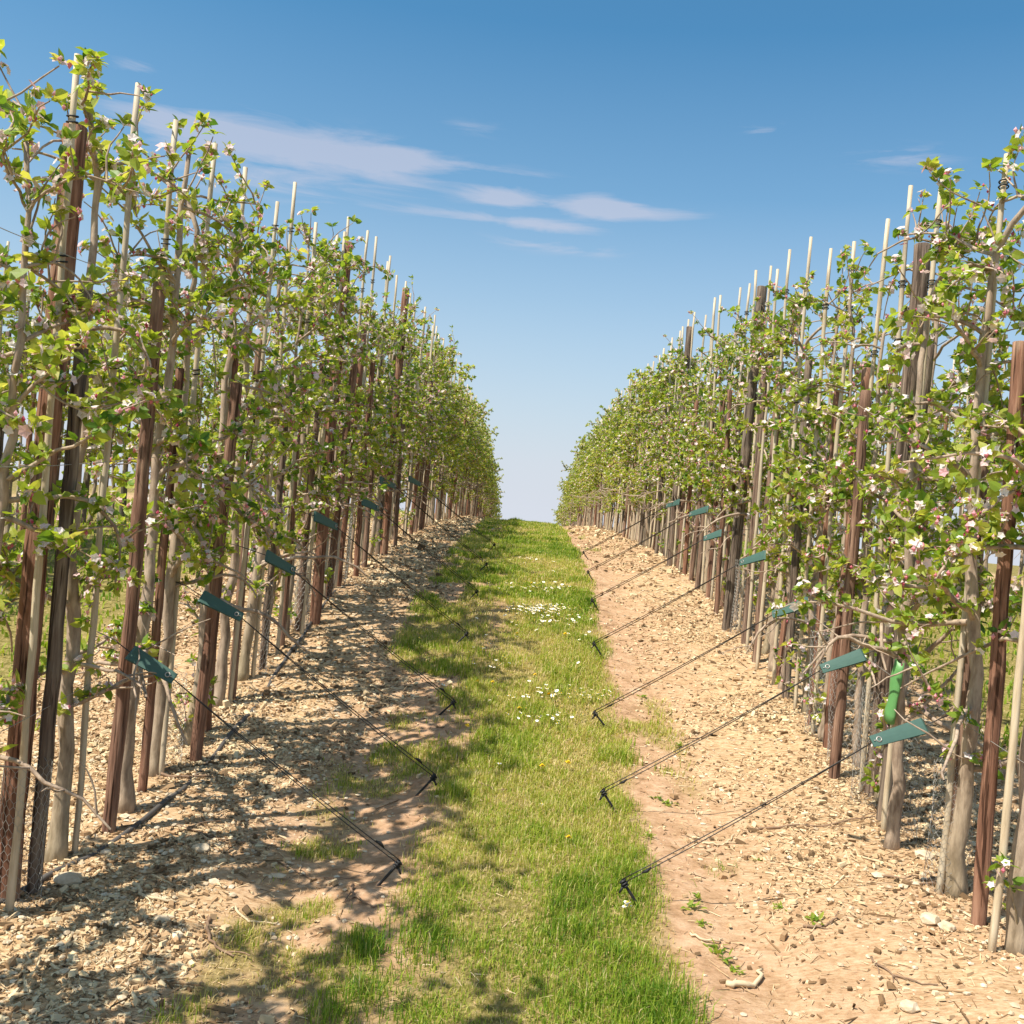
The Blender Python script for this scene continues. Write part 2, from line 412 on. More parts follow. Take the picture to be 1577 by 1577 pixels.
mb = MB()
for y0, y1, dens, Wd, Lm in ((2.2, 5.0, 21000, .0034, .036), (5, 8, 15000, .0046, .040), (8, 14, 9000, .0075, .046), (14, 29, 3500, .013, .05)):
    area = (y1 - y0) * 2.6; n = int(area * dens)
    x = rng.uniform(-1.35, 1.25, n); y = rng.uniform(y0, y1, n); x = x + shift(y)
    tf = turf(x, y); cl = fbm(x, y, 3.0, 3, 5); cl2 = fbm(x, y, .9, 2, 61)
    keep = rng.random(n) < tf ** 1.3 * (.42 + 1.1 * np.clip((cl - .30) * 2.2, 0, 1))
    x, y, cl, cl2 = x[keep], y[keep], cl[keep], cl2[keep]; n = len(x)
    edge = np.exp(-((x - shift(y) + .35) / .14) ** 2) * .5 + np.exp(-((x - shift(y) - .55) / .1) ** 2) * .25
    tuft = np.clip((fbm(x, y, 4.5, 2, 9) - .55) / .2, 0, 1)
    L = .88 * Lm * rng.uniform(.45, 1.25, n) * (.15 + 1.5 * cl + 1.5 * tuft * (.5 + edge) + .5 * edge)
    W = Wd * rng.uniform(.6, 1.2, n)
    dry = np.clip((cl2 - .44) * 3.5, 0, .55) + np.clip(.5 - cl, 0, .3) * 2.2
    tint = np.clip(rng.normal(.40, .17, n) + dry * .48 - tuft * .16 - edge * .15 + (rng.random(n) < .16) * .4, 0, 1)
    blades(mb, x, y, zt(x, y), L, W, tint)
# neighbouring alleys
for sgn in (-1, 1):
    n = 26000; x = sgn * rng.uniform(2.7, 6.6, n); y = 4 + 34 * rng.random(n) ** 1.4
    x = x + shift(y); L = .07 * rng.uniform(.4, 1.2, n)
    blades(mb, x, y, zt(x, y), L, .02 * rng.uniform(.6, 1.2, n), np.clip(rng.normal(.42, .15, n), 0, 1))
gr = mb.build('grass', M['grass'], smooth=False); gr['kind'] = 'stuff'
tag(gr, 'short green and straw-flecked grass down the middle of the alley', 'grass')

# ------------------------------------------------------------------ chips, straw and pebbles (stuff)
def chips(mb, x, y, z, L, W, H, tint, tilt=.25):
    n = len(x); ph = rng.uniform(0, np.pi, n); tl = rng.normal(0, tilt, n); rl = rng.normal(0, tilt, n)
    d = np.stack([np.cos(ph) * np.cos(tl), np.sin(ph) * np.cos(tl), np.sin(tl)], -1)
    s = nrm(np.stack([-np.sin(ph), np.cos(ph), rl], -1)); u = np.cross(d, s)
    c = np.stack([x, y, z], -1); A = .5 * L[:, None] * d; B = .5 * W[:, None] * s; C = H[:, None] * u
    tp = rng.uniform(.35, .95, n)[:, None]
    v = np.stack([c - A - B, c + A - B * tp, c + A + B * tp, c - A + B * .7, c - A * .9 - B * .7 + C, c + A * .85 - B * tp * .7 + C, c + A * .8 + B * tp * .7 + C, c - A * .9 + B * .6 + C], 1)
    o = np.arange(n)[:, None] * 8
    q = np.concatenate([o + k for k in ([4, 5, 6, 7], [0, 1, 5, 4], [1, 2, 6, 5], [2, 3, 7, 6], [3, 0, 4, 7])])
    mb.add(v.reshape(-1, 3), None, q, np.repeat(tint, 8))

def strip_points(n, y0, y1, pw=1.0):
    y = y0 + (y1 - y0) * rng.random(n) ** pw; sg = np.where(rng.random(n) < .5, -1, 1)
    x = sg * rng.uniform(.35, 2.9, n)
    keep = (rng.random(n) < np.clip((np.abs(x) - np.where(x > 0, .62, .45)) / np.where(x > 0, .95, .75), .06, 1)) & (rng.random(n) > turf(x + shift(y), y) * 1.3)
    x, y = x[keep], y[keep]; return x + shift(y), y

mb = MB()
for n, y0, y1, sc in ((120000, 2.3, 5.5, .8), (95000, 5.5, 9.5, 1.0), (60000, 9.5, 17, 1.5), (22000, 17, 28, 2.5)):
    x, y = strip_points(n, y0, y1); n = len(x)
    pat = fbm(x, y, 1.6, 3, 31)
    keep = rng.random(n) < np.clip((pat - .28) * 2.6, .12, 1); x, y, pat = x[keep], y[keep], pat[keep]; n = len(x)
    straw = rng.random(n) < .5
    sc = sc * np.exp(rng.normal(0, .36, n))
    L = np.where(straw, rng.uniform(.015, .07, n), rng.uniform(.008, .03, n)) * sc * np.where(rng.random(n) < .04, 1.7, 1)
    W = np.where(straw, rng.uniform(.0015, .004, n), rng.uniform(.006, .018, n)) * sc
    H = np.where(straw, .002, rng.uniform(.002, .010, n)) * sc
    tint = np.where(rng.random(n) < .11, rng.uniform(0, .14, n), np.clip(rng.normal(.60, .28, n) + (pat - .5) * .6, 0, 1))
    chips(mb, x, y, zt(x, y) + .001, L, W, H, tint, .3)
n = 900; x, y = strip_points(n, 2.4, 12, 1.3); n = len(x); keep = (x < 0) | (rng.random(n) < .4); x, y = x[keep], y[keep]; n = len(x)
chips(mb, x, y, zt(x, y) + .004, rng.uniform(.07, .26, n), rng.uniform(.003, .006, n), np.full(n, .004), np.where(rng.random(n) < .6, rng.uniform(0, .25, n), rng.uniform(.5, 1, n)), .10)
# bits of dry straw lying in the turf and in the wheel tracks
n = 5000; x = rng.uniform(-1.3, 1.3, n); y = 2.3 + 12 * rng.random(n) ** 1.3; x = x + shift(y)
chips(mb, x, y, zt(x, y) + .004, rng.uniform(.01, .05, n), rng.uniform(.0015, .004, n), np.full(n, .002), np.clip(rng.normal(.55, .25, n), 0, 1), .4)
o = mb.build('wood_chips', M['chip'], smooth=False); o['kind'] = 'stuff'
tag(o, 'pale straw and wood chips littering the soil under both tree rows', 'wood chips')

def ico():
    t = (1 + 5 ** .5) / 2
    v = nrm(np.array([[-1, t, 0], [1, t, 0], [-1, -t, 0], [1, -t, 0], [0, -1, t], [0, 1, t], [0, -1, -t], [0, 1, -t], [t, 0, -1], [t, 0, 1], [-t, 0, -1], [-t, 0, 1]], float))
    f = np.array([[0, 11, 5], [0, 5, 1], [0, 1, 7], [0, 7, 10], [0, 10, 11], [1, 5, 9], [5, 11, 4], [11, 10, 2], [10, 7, 6], [7, 1, 8], [3, 9, 4], [3, 4, 2], [3, 2, 6], [3, 6, 8], [3, 8, 9], [4, 9, 5], [2, 4, 11], [6, 2, 10], [8, 6, 7], [9, 8, 1]])
    return v, f
IV, IF = ico()
def sub_ico():
    v = list(IV); f = []; c = {}
    def m(a, b):
        k = (min(a, b), max(a, b))
        if k not in c: c[k] = len(v); v.append(nrm(v[a] + v[b]))
        return c[k]
    for a, b, d in IF:
        x, y, z = m(a, b), m(b, d), m(d, a); f += [[a, x, z], [b, y, x], [d, z, y], [x, y, z]]
    return np.array(v), np.array(f)
JV, JF = sub_ico()
mb = MB()
for n, y0, y1, lo, hi in ((11000, 2.3, 6, .003, .015), (6500, 6, 12, .005, .018), (200, 2.4, 8, .014, .030)):
    x, y = strip_points(n, y0, y1); n = len(x)
    keep = rng.random(n) < np.where(x < 0, 1.0, .45); x, y = x[keep], y[keep]; n = len(x)
    s = rng.uniform(lo, hi, n) * rng.uniform(.6, 1.0, n); sc = np.stack([s * rng.uniform(.7, 1.4, n), s * rng.uniform(.7, 1.4, n), s * rng.uniform(.4, .8, n)], -1)
    v = IV[None] * (1 + rng.normal(0, .16, (n, 12, 1))) * sc[:, None]
    v = v + np.stack([x, y, zt(x, y) + s * .25], -1)[:, None]
    mb.add(v.reshape(-1, 3), (np.arange(n)[:, None, None] * 12 + IF[None]).reshape(-1, 3), None, np.repeat(np.clip(rng.normal(.6, .22, n), 0, 1), 12))
o = mb.build('pebbles', M['stone'], smooth=False); o['kind'] = 'stuff'
tag(o, 'small cream and tan flint pebbles strewn over the bare soil strips', 'pebbles')

# ------------------------------------------------------------------ apple trees
def leaves(mb, P, D, U, L, W, tint, hi):
    """P origin, D direction, U up-normal"""
    n = len(P); S = nrm(np.cross(D, U)); U = nrm(np.cross(S, D)); L = L[:, None]; W = W[:, None]
    cup = rng.uniform(.1, .5, n)[:, None]; dr = rng.uniform(-.05, .45, n)[:, None]
    def pt(t, side):
        return P + D * L * t + S * W * side + U * (np.abs(side) * W * cup - L * dr * t * t)
    o = np.arange(n)[:, None]
    if hi:
        v = np.stack([pt(0, 0), pt(.18, 0), pt(.34, -.45), pt(.38, 0), pt(.34, .45), pt(.68, -.40), pt(.7, 0), pt(.68, .40), pt(1, 0)], 1); k = 9
        o = o * k
        t = np.concatenate([o + a for a in ([1, 3, 2], [1, 4, 3], [5, 6, 8], [6, 7, 8])])
        q = np.concatenate([o + a for a in ([2, 3, 6, 5], [3, 4, 7, 6])])
        # petiole
        pw = S * .0009
        v = np.concatenate([v, (P - pw)[:, None], (P + pw)[:, None], (pt(.2, 0) + pw)[:, None], (pt(.2, 0) - pw)[:, None]], 1); k2 = 13
        t = t // k * k2 + t % k; q = q // k * k2 + q % k
        o2 = np.arange(n)[:, None] * k2
        q = np.concatenate([q, np.concatenate([o2 + 9, o2 + 10, o2 + 11, o2 + 12], 1)]); k = k2
    else:
        v = np.stack([pt(0, 0), pt(.5, -.5), pt(.52, 0), pt(.5, .5), pt(1, 0)], 1); k = 5
        o = o * k
        t = np.concatenate([o + a for a in ([0, 2, 1], [0, 3, 2], [1, 2, 4], [2, 3, 4])]); q = None
    mb.add(v.reshape(-1, 3), t, q, np.repeat(tint, k))

def rand_perp(A):
    r = rng.normal(0, 1, A.shape); r -= A * (r * A).sum(-1, keepdims=True); return nrm(r)

def flowers(mb, P, A, s, tint):
    """five-petalled blossoms at P facing A"""
    n = len(P); X = rand_perp(A); Y = np.cross(A, X)
    vs = []; ts = []
    for k in range(5):
        an = 2 * np.pi * k / 5; d = np.cos(an) * X + np.sin(an) * Y; e = -np.sin(an) * X + np.cos(an) * Y
        s_ = s[:, None]
        vs += [P, P + d * s_ * .55 - e * s_ * .42 + A * s_ * .25, P + d * s_ * 1.0 + A * s_ * .2, P + d * s_ * .55 + e * s_ * .42 + A * s_ * .25]
    v = np.stack(vs, 1)
    o = np.arange(n)[:, None] * 20
    q = np.concatenate([o + 4 * k + np.array([[0, 1, 2, 3]]) for k in range(5)])
    mb.add(v.reshape(-1, 3), None, q, np.repeat(tint, 20))

OV = np.array([[1, 0, 0], [-1, 0, 0], [0, 1, 0], [0, -1, 0], [0, 0, 1.4], [0, 0, -1.4]], float)
OF = np.array([[0, 2, 4], [2, 1, 4], [1, 3, 4], [3, 0, 4], [2, 0, 5], [1, 2, 5], [3, 1, 5], [0, 3, 5]])

def limb(p, d, L, n, droop, jit, r0, up=0.0):
    pts = [np.array(p, float)]; d = np.array(d, float); st = L / n
    for k in range(n):
        d = d + rng.normal(0, jit, 3) + np.array([0, 0, -droop * (k / n) + up]); d = d / np.linalg.norm(d)
        pts.append(pts[-1] + d * st)
    return np.array(pts), np.linspace(r0, max(.002, r0 * .35), n + 1)

TRUNK = []
def make_tree(hi, height, side, dens=1.0, leafy=1.0, nbr=(19, 26), thin=0.):
    tr, lf, bl = MB(), MB(), MB()
    n = 26; t = np.linspace(0, 1, n)
    wob = np.cumsum(rng.normal(0, .010, (n, 2)), 0); wob -= wob[0]
    wob *= .9
    lean = rng.normal(0, .02, 2)
    P = np.stack([wob[:, 0] + lean[0] * t, wob[:, 1] + lean[1] * t, -.05 + (height + .05) * t], -1)
    r0 = rng.uniform(.022, .035)
    r = r0 * (1 - .72 * t ** .9) * (1 + .5 * np.exp(-t * 26)) * (1 + rng.normal(0, .05, n))
    if rng.random() < .5:      # the leader arches over at the top
        a = rng.uniform(0, 2 * np.pi); k = np.clip((t - .86) / .14, 0, 1)
        P[:, 0] += np.cos(a) * .22 * k ** 1.5; P[:, 1] += np.sin(a) * .22 * k ** 1.5; P[:, 2] -= .12 * k ** 2
    nn = 10 if hi else 6
    TRUNK[:] = [P.copy()]
    ov = 1 + rng.normal(0, .06, (n, nn))
    tube(tr, P, r, nn, tint=np.concatenate([np.repeat(np.clip(1 - t * 4, 0, 1) * rng.uniform(0, .8), nn), [0, 0]]), ovality=ov)
    SP, SA = [], []     # spur positions and axes
    def spurs(pts, st, end=True, skip=.15):
        seg = np.linalg.norm(np.diff(pts, axis=0), axis=1); cum = np.concatenate([[0], np.cumsum(seg)]); Lt = cum[-1]
        k = max(1, int(Lt / st)); 
        for s in np.linspace(skip * Lt, Lt, k + 1):
            p = np.array([np.interp(s, cum, pts[:, c]) for c in range(3)])
            if rng.random() > dens * (1 - thin * min(1, max(0, (p[2] - 1.5) / .8))): continue
            a = rng.normal(0, .6, 3) + np.array([0, 0, .75]); SP.append(p); SA.append(a / np.linalg.norm(a))
        if end:
            d = pts[-1] - pts[-2]; SP.append(pts[-1]); SA.append(d / np.linalg.norm(d) * .6 + np.array([0, 0, .4]))
    nb = int(rng.integers(*nbr))
    hs = np.sort(rng.uniform(.50, height - .12, nb)); hs[0] = rng.uniform(.48, .62); hs[-2:] = height - rng.uniform(.03, .3, 2)
    for h in hs:
        tt = (h + .05) / (height + .05); p = np.array([np.interp(tt, t, P[:, c]) for c in range(3)]); rr = np.interp(tt, t, r)
        az = rng.uniform(0, 2 * np.pi)
        # espalier habit: limbs run mostly along the row (y), fewer out into the alley
        d = np.array([np.cos(az) * .8, np.sin(az) * 1.05, rng.uniform(-.05, .8)]); d /= np.linalg.norm(d)
        L = rng.uniform(.26, .66) * (1.05 if h < 1.6 else .85)
        pts, rad = limb(p, d, L, 9 if hi else 6, rng.uniform(0, .42), .19, min(rr * .68, rng.uniform(.008, .016)))
        tube(tr, pts, rad, 6 if hi else 4, cap=False, tint=0)
        spurs(pts, .058)
        for q in range(int(rng.integers(1, 5))):
            k = int(rng.integers(2, len(pts) - 1)); d2 = rng.normal(0, .8, 3) + np.array([0, 0, .35]) + d * .4; d2 /= np.linalg.norm(d2)
            p2, r2 = limb(pts[k], d2, rng.uniform(.10, .30), 5, rng.uniform(-.1, .2), .16, .0045)
            tube(tr, p2, r2, 5 if hi else 3, cap=False, tint=0); spurs(p2, .06)
    # short upright shoots at the top, spurs straight off the leader
    for q in range(int(rng.integers(1, 4))):
        k = int(rng.integers(n - 5, n)); d2 = np.array([rng.normal(0, .4), rng.normal(0, .4), 1.]); d2 /= np.linalg.norm(d2)
        p2, r2 = limb(P[k], d2, rng.uniform(.12, .34), 5, 0, .10, .005); tube(tr, p2, r2, 5 if hi else 3, cap=False, tint=0); spurs(p2, .08)
    spurs(P[9:], .14, True, 0)
    # suckers at the foot on a few
    if hi and rng.random() < .35:
        for q in range(4):
            d2 = np.array([rng.normal(0, .5), rng.normal(0, .5), 1.]); d2 /= np.linalg.norm(d2)
            p2, r2 = limb(P[1], d2, rng.uniform(.15, .4), 5, 0, .12, .0035); tube(tr, p2, r2, 5, cap=False, tint=.6); spurs(p2, .10, True, .4)
    SP = np.array(SP); SA = nrm(np.array(SA))
    ok = ~((np.abs(SP[:, 0]) > .11) & (SP[:, 2] < .98)); SP, SA = SP[ok], SA[ok]; ns = len(SP)
    # leaves
    cnt = rng.integers(4, 9, ns); idx = np.repeat(np.arange(ns), cnt); m = len(idx)
    A = SA[idx]; th = rng.uniform(.45, 1.5, m)[:, None]
    D = nrm(A * np.cos(th) + rand_perp(A) * np.sin(th) + np.array([0, 0, -.12]))
    big = rng.uniform(.7, 1.25, ns)[idx] * leafy
    L = rng.uniform(.029, .057, m) * big; W = L * rng.uniform(.5, .68, m)
    U = nrm(A + rng.normal(0, .35, (m, 3)))
    tint = np.clip(rng.normal(.5 if hi else .58, .12, ns)[idx] + rng.normal(0, .16, m), 0, 1)
    leaves(lf, SP[idx] + A * rng.uniform(0, .018, m)[:, None], D, U, L, W, tint, hi)
    # blossoms
    fs = np.where(rng.random(ns) < .74)[0]; c = rng.integers(2, 6, len(fs)); fi = np.repeat(fs, c); m = len(fi)
    A = SA[fi]; ax = nrm(A + rng.normal(0, .55, (m, 3))); P_ = SP[fi] + ax * rng.uniform(.012, .034, m)[:, None]
    bud = rng.random(m) < .42
    k = ~bud
    flowers(bl, P_[k], ax[k], rng.uniform(.013, .022, k.sum()), np.clip(rng.normal(.82, .16, k.sum()), 0, 1))
    pb = P_[bud]; sb = rng.uniform(.005, .009, len(pb))
    v = pb[:, None] + OV[None] * sb[:, None, None]
    bl.add(v.reshape(-1, 3), (np.arange(len(pb))[:, None, None] * 6 + OF[None]).reshape(-1, 3), None, np.repeat(np.clip(rng.normal(.33, .2, len(pb)), 0, 1), 6))
    return tr.mesh('trunk', M['bark']), lf.mesh('crown', M['leaf'], False), bl.mesh('blossom', M['blossom'], False)

def put_tree(meshes, loc, rz, sc, label, group=None):
    o = thing('apple_tree', label, 'apple tree', loc, rz, group); o.scale = (sc, sc, sc)
    for nm, me in zip(('trunk', 'crown', 'blossom'), meshes): link(nm, me, o)
    return o

# ------------------------------------------------------------------ stakes, canes, posts
def timber(h, r, n=12, seed=0, taper=.93):
    mb = MB(); k = 26; z = np.linspace(-.15, h, k)
    bow = np.cumsum(rng.normal(0, .0018, (k, 2)), 0)
    p = np.stack([bow[:, 0], bow[:, 1], z], -1); rad = r * np.linspace(1, taper, k) * (1 + rng.normal(0, .012, k))
    p = np.vstack([p, p[-1] + [0, 0, .004]]); rad = np.append(rad, rad[-1] * .86)
    flat = 1 - .22 * np.clip(np.cos(np.linspace(0, 2 * np.pi, n, endpoint=False) - rng.uniform(0, 6)), .3, 1)[None] + rng.normal(0, .035, (len(p), n)) + rng.normal(0, .03, (1, n))
    tube(mb, p, rad, n, ovality=flat); return mb

def cane_mb(h):
    mb = MB(); k = 16; z = np.linspace(-.12, h, k); bow = np.cumsum(rng.normal(0, .0028, (k, 2)), 0)
    p = np.stack([bow[:, 0], bow[:, 1], z], -1); rad = .0125 * (1 + rng.normal(0, .05, k)) * np.linspace(1.06, .9, k)
    tube(mb, p, rad, 8); mb.path = p; return mb

def ring(mb, z, r, tr, sq=1.6, off=0., cx=0., cy=0.):
    a = np.linspace(0, 2 * np.pi, 17); p = np.stack([cx + np.cos(a) * r * sq + off, cy + np.sin(a) * r, np.full(17, z) + .004 * np.sin(a)], -1)
    tube(mb, p, tr, 5, cap=False)

def place(meshes_or_mesh, name, label, cat, loc, rz, lean, group, children=()):
    o = link(name, meshes_or_mesh); o.location = [float(c) for c in loc]; o.rotation_euler = (lean[0], lean[1], rz); tag(o, label, cat, group)
    for nm, me in children: link(nm, me, o)
    return o

STRAP_D = {-1: [4.26, 5.11, 6.26, 7.50, 9.4, 10.35, 12.4], 1: [4.29, 5.16, 6.30, 7.58, 9.5, 10.4, 12.6]}
ORD = ['first', 'second', 'third', 'fourth', 'fifth', 'sixth', 'seventh']
SIDE = {-1: 'left', 1: 'right'}
POS = {1: ['only'], 2: ['nearer', 'farther'], 3: ['nearest', 'middle', 'farthest'], 4: ['nearest', 'second', 'third', 'farthest'], 5: ['nearest', 'second', 'third', 'fourth', 'farthest']}
NUM = {2: 'two', 3: 'three', 4: 'four', 5: 'five'}

def labels_for(ds, sgn, noun, plural, far):
    """one label per item of a row, told apart by the green straps it stands between"""
    bins = {}
    for i, d in enumerate(ds): bins.setdefault(int(np.searchsorted(STRAP_D[sgn], d)), []).append(i)
    out = [None] * len(ds); s = SIDE[sgn]
    for b, ids in bins.items():
        n = len(ids)
        for k, i in enumerate(ids):
            if b == 7: out[i] = far.format(s=s); continue
            w_ = 'nearest the camera in the %s row, before the first green strap' % s if b == 0 else 'in the %s row between the %s and %s green straps' % (s, ORD[b - 1], ORD[b])
            if n == 1: out[i] = '%s %s' % (noun, w_)
            elif b == 0: out[i] = '%s of the %s %s before the %s row\'s first green strap' % (POS[n][k], NUM[n], plural, s)
            else: out[i] = '%s of the %s %s between the %s row\'s %s and %s straps' % (POS[n][k], NUM[n], plural, s, ORD[b - 1], ORD[b])
    return out

ROWX = 1.69
SLEEVE = at(1383, 1064, 4.3)
def clear_of_sleeve(x, D):
    """leave the sleeve a little room along the row"""
    k = SLEEVE[0] / SLEEVE[1]
    while x > 0 and D < SLEEVE[1] + .12 and abs(x / D - k) < .022: D -= .03
    return D
far_trees = [make_tree(False, h, 1, .95, 1.25, (18, 25)) for h in rng.uniform(2.5, 2.78, 12)]
mid_trees = [make_tree(True, h, 1, .92, 1.06, (20, 26), .36) for h in rng.uniform(2.3, 2.6, 6)]
far_stakes = [timber(h, r, 8).mesh('tree_stake', M['stake']) for h, r in zip(rng.uniform(1.85, 2.2, 6), rng.uniform(.022, .032, 6))]
far_canes = [cane_mb(h).mesh('bamboo_cane', M['cane']) for h in rng.uniform(2.82, 3.02, 8)]
def tie_mesh(z, path):
    mb = MB(); cx, cy = np.interp(z, path[:, 2], path[:, 0]), np.interp(z, path[:, 2], path[:, 1])
    for k in (0, .020): ring(mb, z - k, .0158, .0032, 1.12, 0, cx, cy)
    return mb.mesh('rubber_tie', M['rubber'])

for sgn in (-1, 1):
    side = SIDE[sgn]
    # trees
    d = 3.3 if sgn < 0 else 3.45; ds = []
    while d < 47: ds.append(d + rng.normal(0, .035)); d += .46
    lab = labels_for(ds, sgn, 'blossoming apple tree', 'blossoming apple trees', 'leafy apple tree in the {s} row beyond its last green strap, towards the crest')
    ks = int(np.argmin(np.abs(np.array(ds) - SLEEVE[1]))) if sgn > 0 else -1
    for k, D in enumerate(ds):
        x = sgn * (ROWX + rng.normal(0, .03)) + float(shift(D))
        if k == ks: x, D = SLEEVE[0] + .012, SLEEVE[1] + .02; lab[k] = 'apple tree with a bright green plastic sleeve on its trunk, right row'
        elif sgn > 0: D = clear_of_sleeve(x, D)
        z = float(zt(x, D))
        if D < 8.2: ms = make_tree(True, rng.uniform(2.5, 2.62) if D < 3.6 else rng.uniform(2.68, 2.92) if D < 5.2 else rng.uniform(2.45, 2.75), sgn, .92 if sgn > 0 else .87, 1.04, (18, 24), .42); rz = rng.choice([0, math.pi]); s = 1
        elif D < 14: ms = mid_trees[int(rng.integers(6))]; rz = rng.choice([0, math.pi]) + rng.normal(0, .2); s = rng.uniform(.94, 1.04)
        else: ms = far_trees[int(rng.integers(12))]; rz = rng.choice([0, math.pi]) + rng.normal(0, .25); s = rng.uniform(.86, 1.07)
        if k == ks:     # its trunk passes right behind the sleeve
            rz = 0; q = TRUNK[0]; hh = SLEEVE[2] - z; x = SLEEVE[0] + .010 - np.interp(hh, q[:, 2], q[:, 0]); D = SLEEVE[1] + .012 - np.interp(hh, q[:, 2], q[:, 1])
        put_tree(ms, (x, D, z - .01), rz, s, lab[k], 'apple trees of the %s row' % side)
    if sgn < 0:     # the row goes on beside the camera; these shade the bottom left corner
        for k, D in enumerate((2.42, 1.95, 1.48)):
            put_tree(mid_trees[k], (-ROWX - .05, D, float(zt(-ROWX, D))), 0, 1, 'apple tree of the left row standing just outside the left picture edge', 'apple trees beside the camera')
    # tree stakes: one beside each trunk
    sd_ = [q + .2 + rng.normal(0, .05) for q in ds]; sd_ = [q for i_, q in enumerate(sd_) if q < 46]
    lab = labels_for(sd_, sgn, 'weathered brown tree stake', 'brown timber tree stakes', 'weathered tree stake low in the {s} row, beyond its last green strap')
    for k, D in enumerate(sd_):
        x = sgn * (ROWX - .03 + rng.normal(0, .04)) + float(shift(D)); D = clear_of_sleeve(x, D); z = float(zt(x, D))
        me = timber(rng.uniform(1.8, 2.2), rng.uniform(.022, .034)).mesh('tree_stake', M['stake']) if D < 9 else far_stakes[int(rng.integers(6))]
        place(me, 'tree_stake', lab[k], 'stake', (x, D, z), rng.uniform(0, 6), rng.normal(0, .018, 2), 'timber stakes along the %s row' % side)
    # canes
    cd_ = [q + .06 + rng.normal(0, .03) for q in ds if q < 30]
    lab = labels_for(cd_, sgn, 'tall pale bamboo cane', 'tall pale bamboo canes', 'pale cane poking above the foliage far up the {s} row, past the last strap')
    for k, D in enumerate(cd_):
        x = sgn * (ROWX - .045 + rng.normal(0, .02)) + float(shift(D)); D = clear_of_sleeve(x, D); z = float(zt(x, D))
        ch = []
        if D < 9:
            cm = cane_mb(rng.uniform(2.82, 3.03)); me = cm.mesh('bamboo_cane', M['cane'])
            ch = [('rubber_tie', tie_mesh(q + rng.uniform(-.06, .06), cm.path)) for q in rng.choice([1.9, 2.2, 2.45, 2.68], 2, False)]
        else: me = far_canes[int(rng.integers(8))]
        place(me, 'bamboo_cane', lab[k], 'cane', (x, D, z), rng.uniform(0, 6) if D > 9 else (0 if sgn < 0 else math.pi), rng.normal(0, .010, 2), 'canes along the %s row' % side, ch)
    # big row posts
    pd = ([3.42, 7.35, 10.6, 14.2, 18, 22, 26.5] if sgn < 0 else [4.95, 8.24, 11.8, 15.4, 19.2, 23, 27.5])
    nm = ['thick brown row post at the %s edge, tallest timber there' if sgn < 0 else 'dark row post nearest the camera in the %s row', 'stout brown row post standing clear above the foliage, %s row', 'third stout row post up the slope in the %s row, top showing']
    for k, D in enumerate(pd):
        x = sgn * (ROWX + .02 - (.13 if 6 < D < 12 else 0)) + float(shift(D)); z = float(zt(x, D))
        me = timber((2.78 if 6 < D < 12 else 2.66) if D < 12 else 2.5, .046, 14).mesh('row_post', M['post_red' if sgn < 0 else 'post_grey'])
        place(me, 'row_post', (nm[k] % side) if k < 3 else 'stout row post half buried in foliage far up the %s row' % side, 'post', (x, D, z), rng.uniform(0, 6), rng.normal(0, .006, 2), 'stout posts of the %s row' % side)
    # trellis wires
    for h, wd in ((.66, 'lowest'), (1.5, 'middle'), (2.2, 'topmost')):
        y = np.linspace(-1, 46, 120); x = sgn * (ROWX - .05) + shift(y)
        mb = MB(); tube(mb, np.stack([x, y, zt(x, y, False) + h + .012 * np.sin(y * .85)], -1), .0014, 4)
        tag(mb.build('trellis_wire', M['zinc']), '%s of the three thin wires strung along the %s row' % (wd, side), 'wire', 'trellis wires of the %s row' % side)
    # the next row over, seen through the gaps
    n = 52
    for k in range(n):
        D = 6.5 + .62 * k + rng.normal(0, .05); x = sgn * (ROWX + 3.4) + float(shift(D)); z = float(zt(x, D))
        put_tree(far_trees[int(rng.integers(12))], (x, D, z), rng.uniform(0, 6), rng.uniform(.9, 1.0), 'apple tree of the next row over, glimpsed through gaps in the %s row' % side, 'trees of the row behind the %s row' % side)
        place(far_canes[int(rng.integers(8))], 'bamboo_cane', 'pale cane of the next row over, glimpsed through the %s row' % side, 'cane', (x - sgn * .05, D + .1, z - .1), rng.uniform(0, 6), rng.normal(0, .02, 2), 'canes behind the %s row' % side)
        place(far_stakes[int(rng.integers(6))], 'tree_stake', 'dull stake of the next row over, glimpsed through the %s row' % side, 'stake', (x - sgn * .03, D + .25, z), rng.uniform(0, 6), rng.normal(0, .02, 2), 'stakes behind the %s row' % side)

# ------------------------------------------------------------------ guy lines: ground peg, doubled wire, green strap
PEGS = {-1: [((615, 1328), (582, 1365)), ((670, 1195), (641, 1226)), ((700, 1080), (676, 1102)), ((720, 975), (701, 994)), ((735, 910), (722, 924)), ((750, 868), (736, 882)), ((762, 838), (752, 850))],
        1: [((959, 1357), (985, 1400)), ((928, 1218), (949, 1253)), ((915, 1097), (936, 1125)), ((914, 990), (930, 1015)), ((911, 923), (922, 941)), ((905, 880), (914, 896)), ((898, 850), (906, 862))]}
STR = {-1: [((203, 1006), (264, 1043)), ((312, 919), (369, 949)), ((411, 856), (452, 879)), ((485, 795), (518, 811)), ((558, 772), (582, 783)), ((586, 739), (608, 749)), ((630, 737), (647, 746))],
       1: [((1422, 1118), (1347, 1141)), ((1328, 1009), (1269, 1029)), ((1243, 928), (1193, 945)), ((1178, 855), (1142, 866)), ((1110, 821), (1086, 829)), ((1090, 784), (1063, 792)), ((1046, 773), (1027, 779))]}
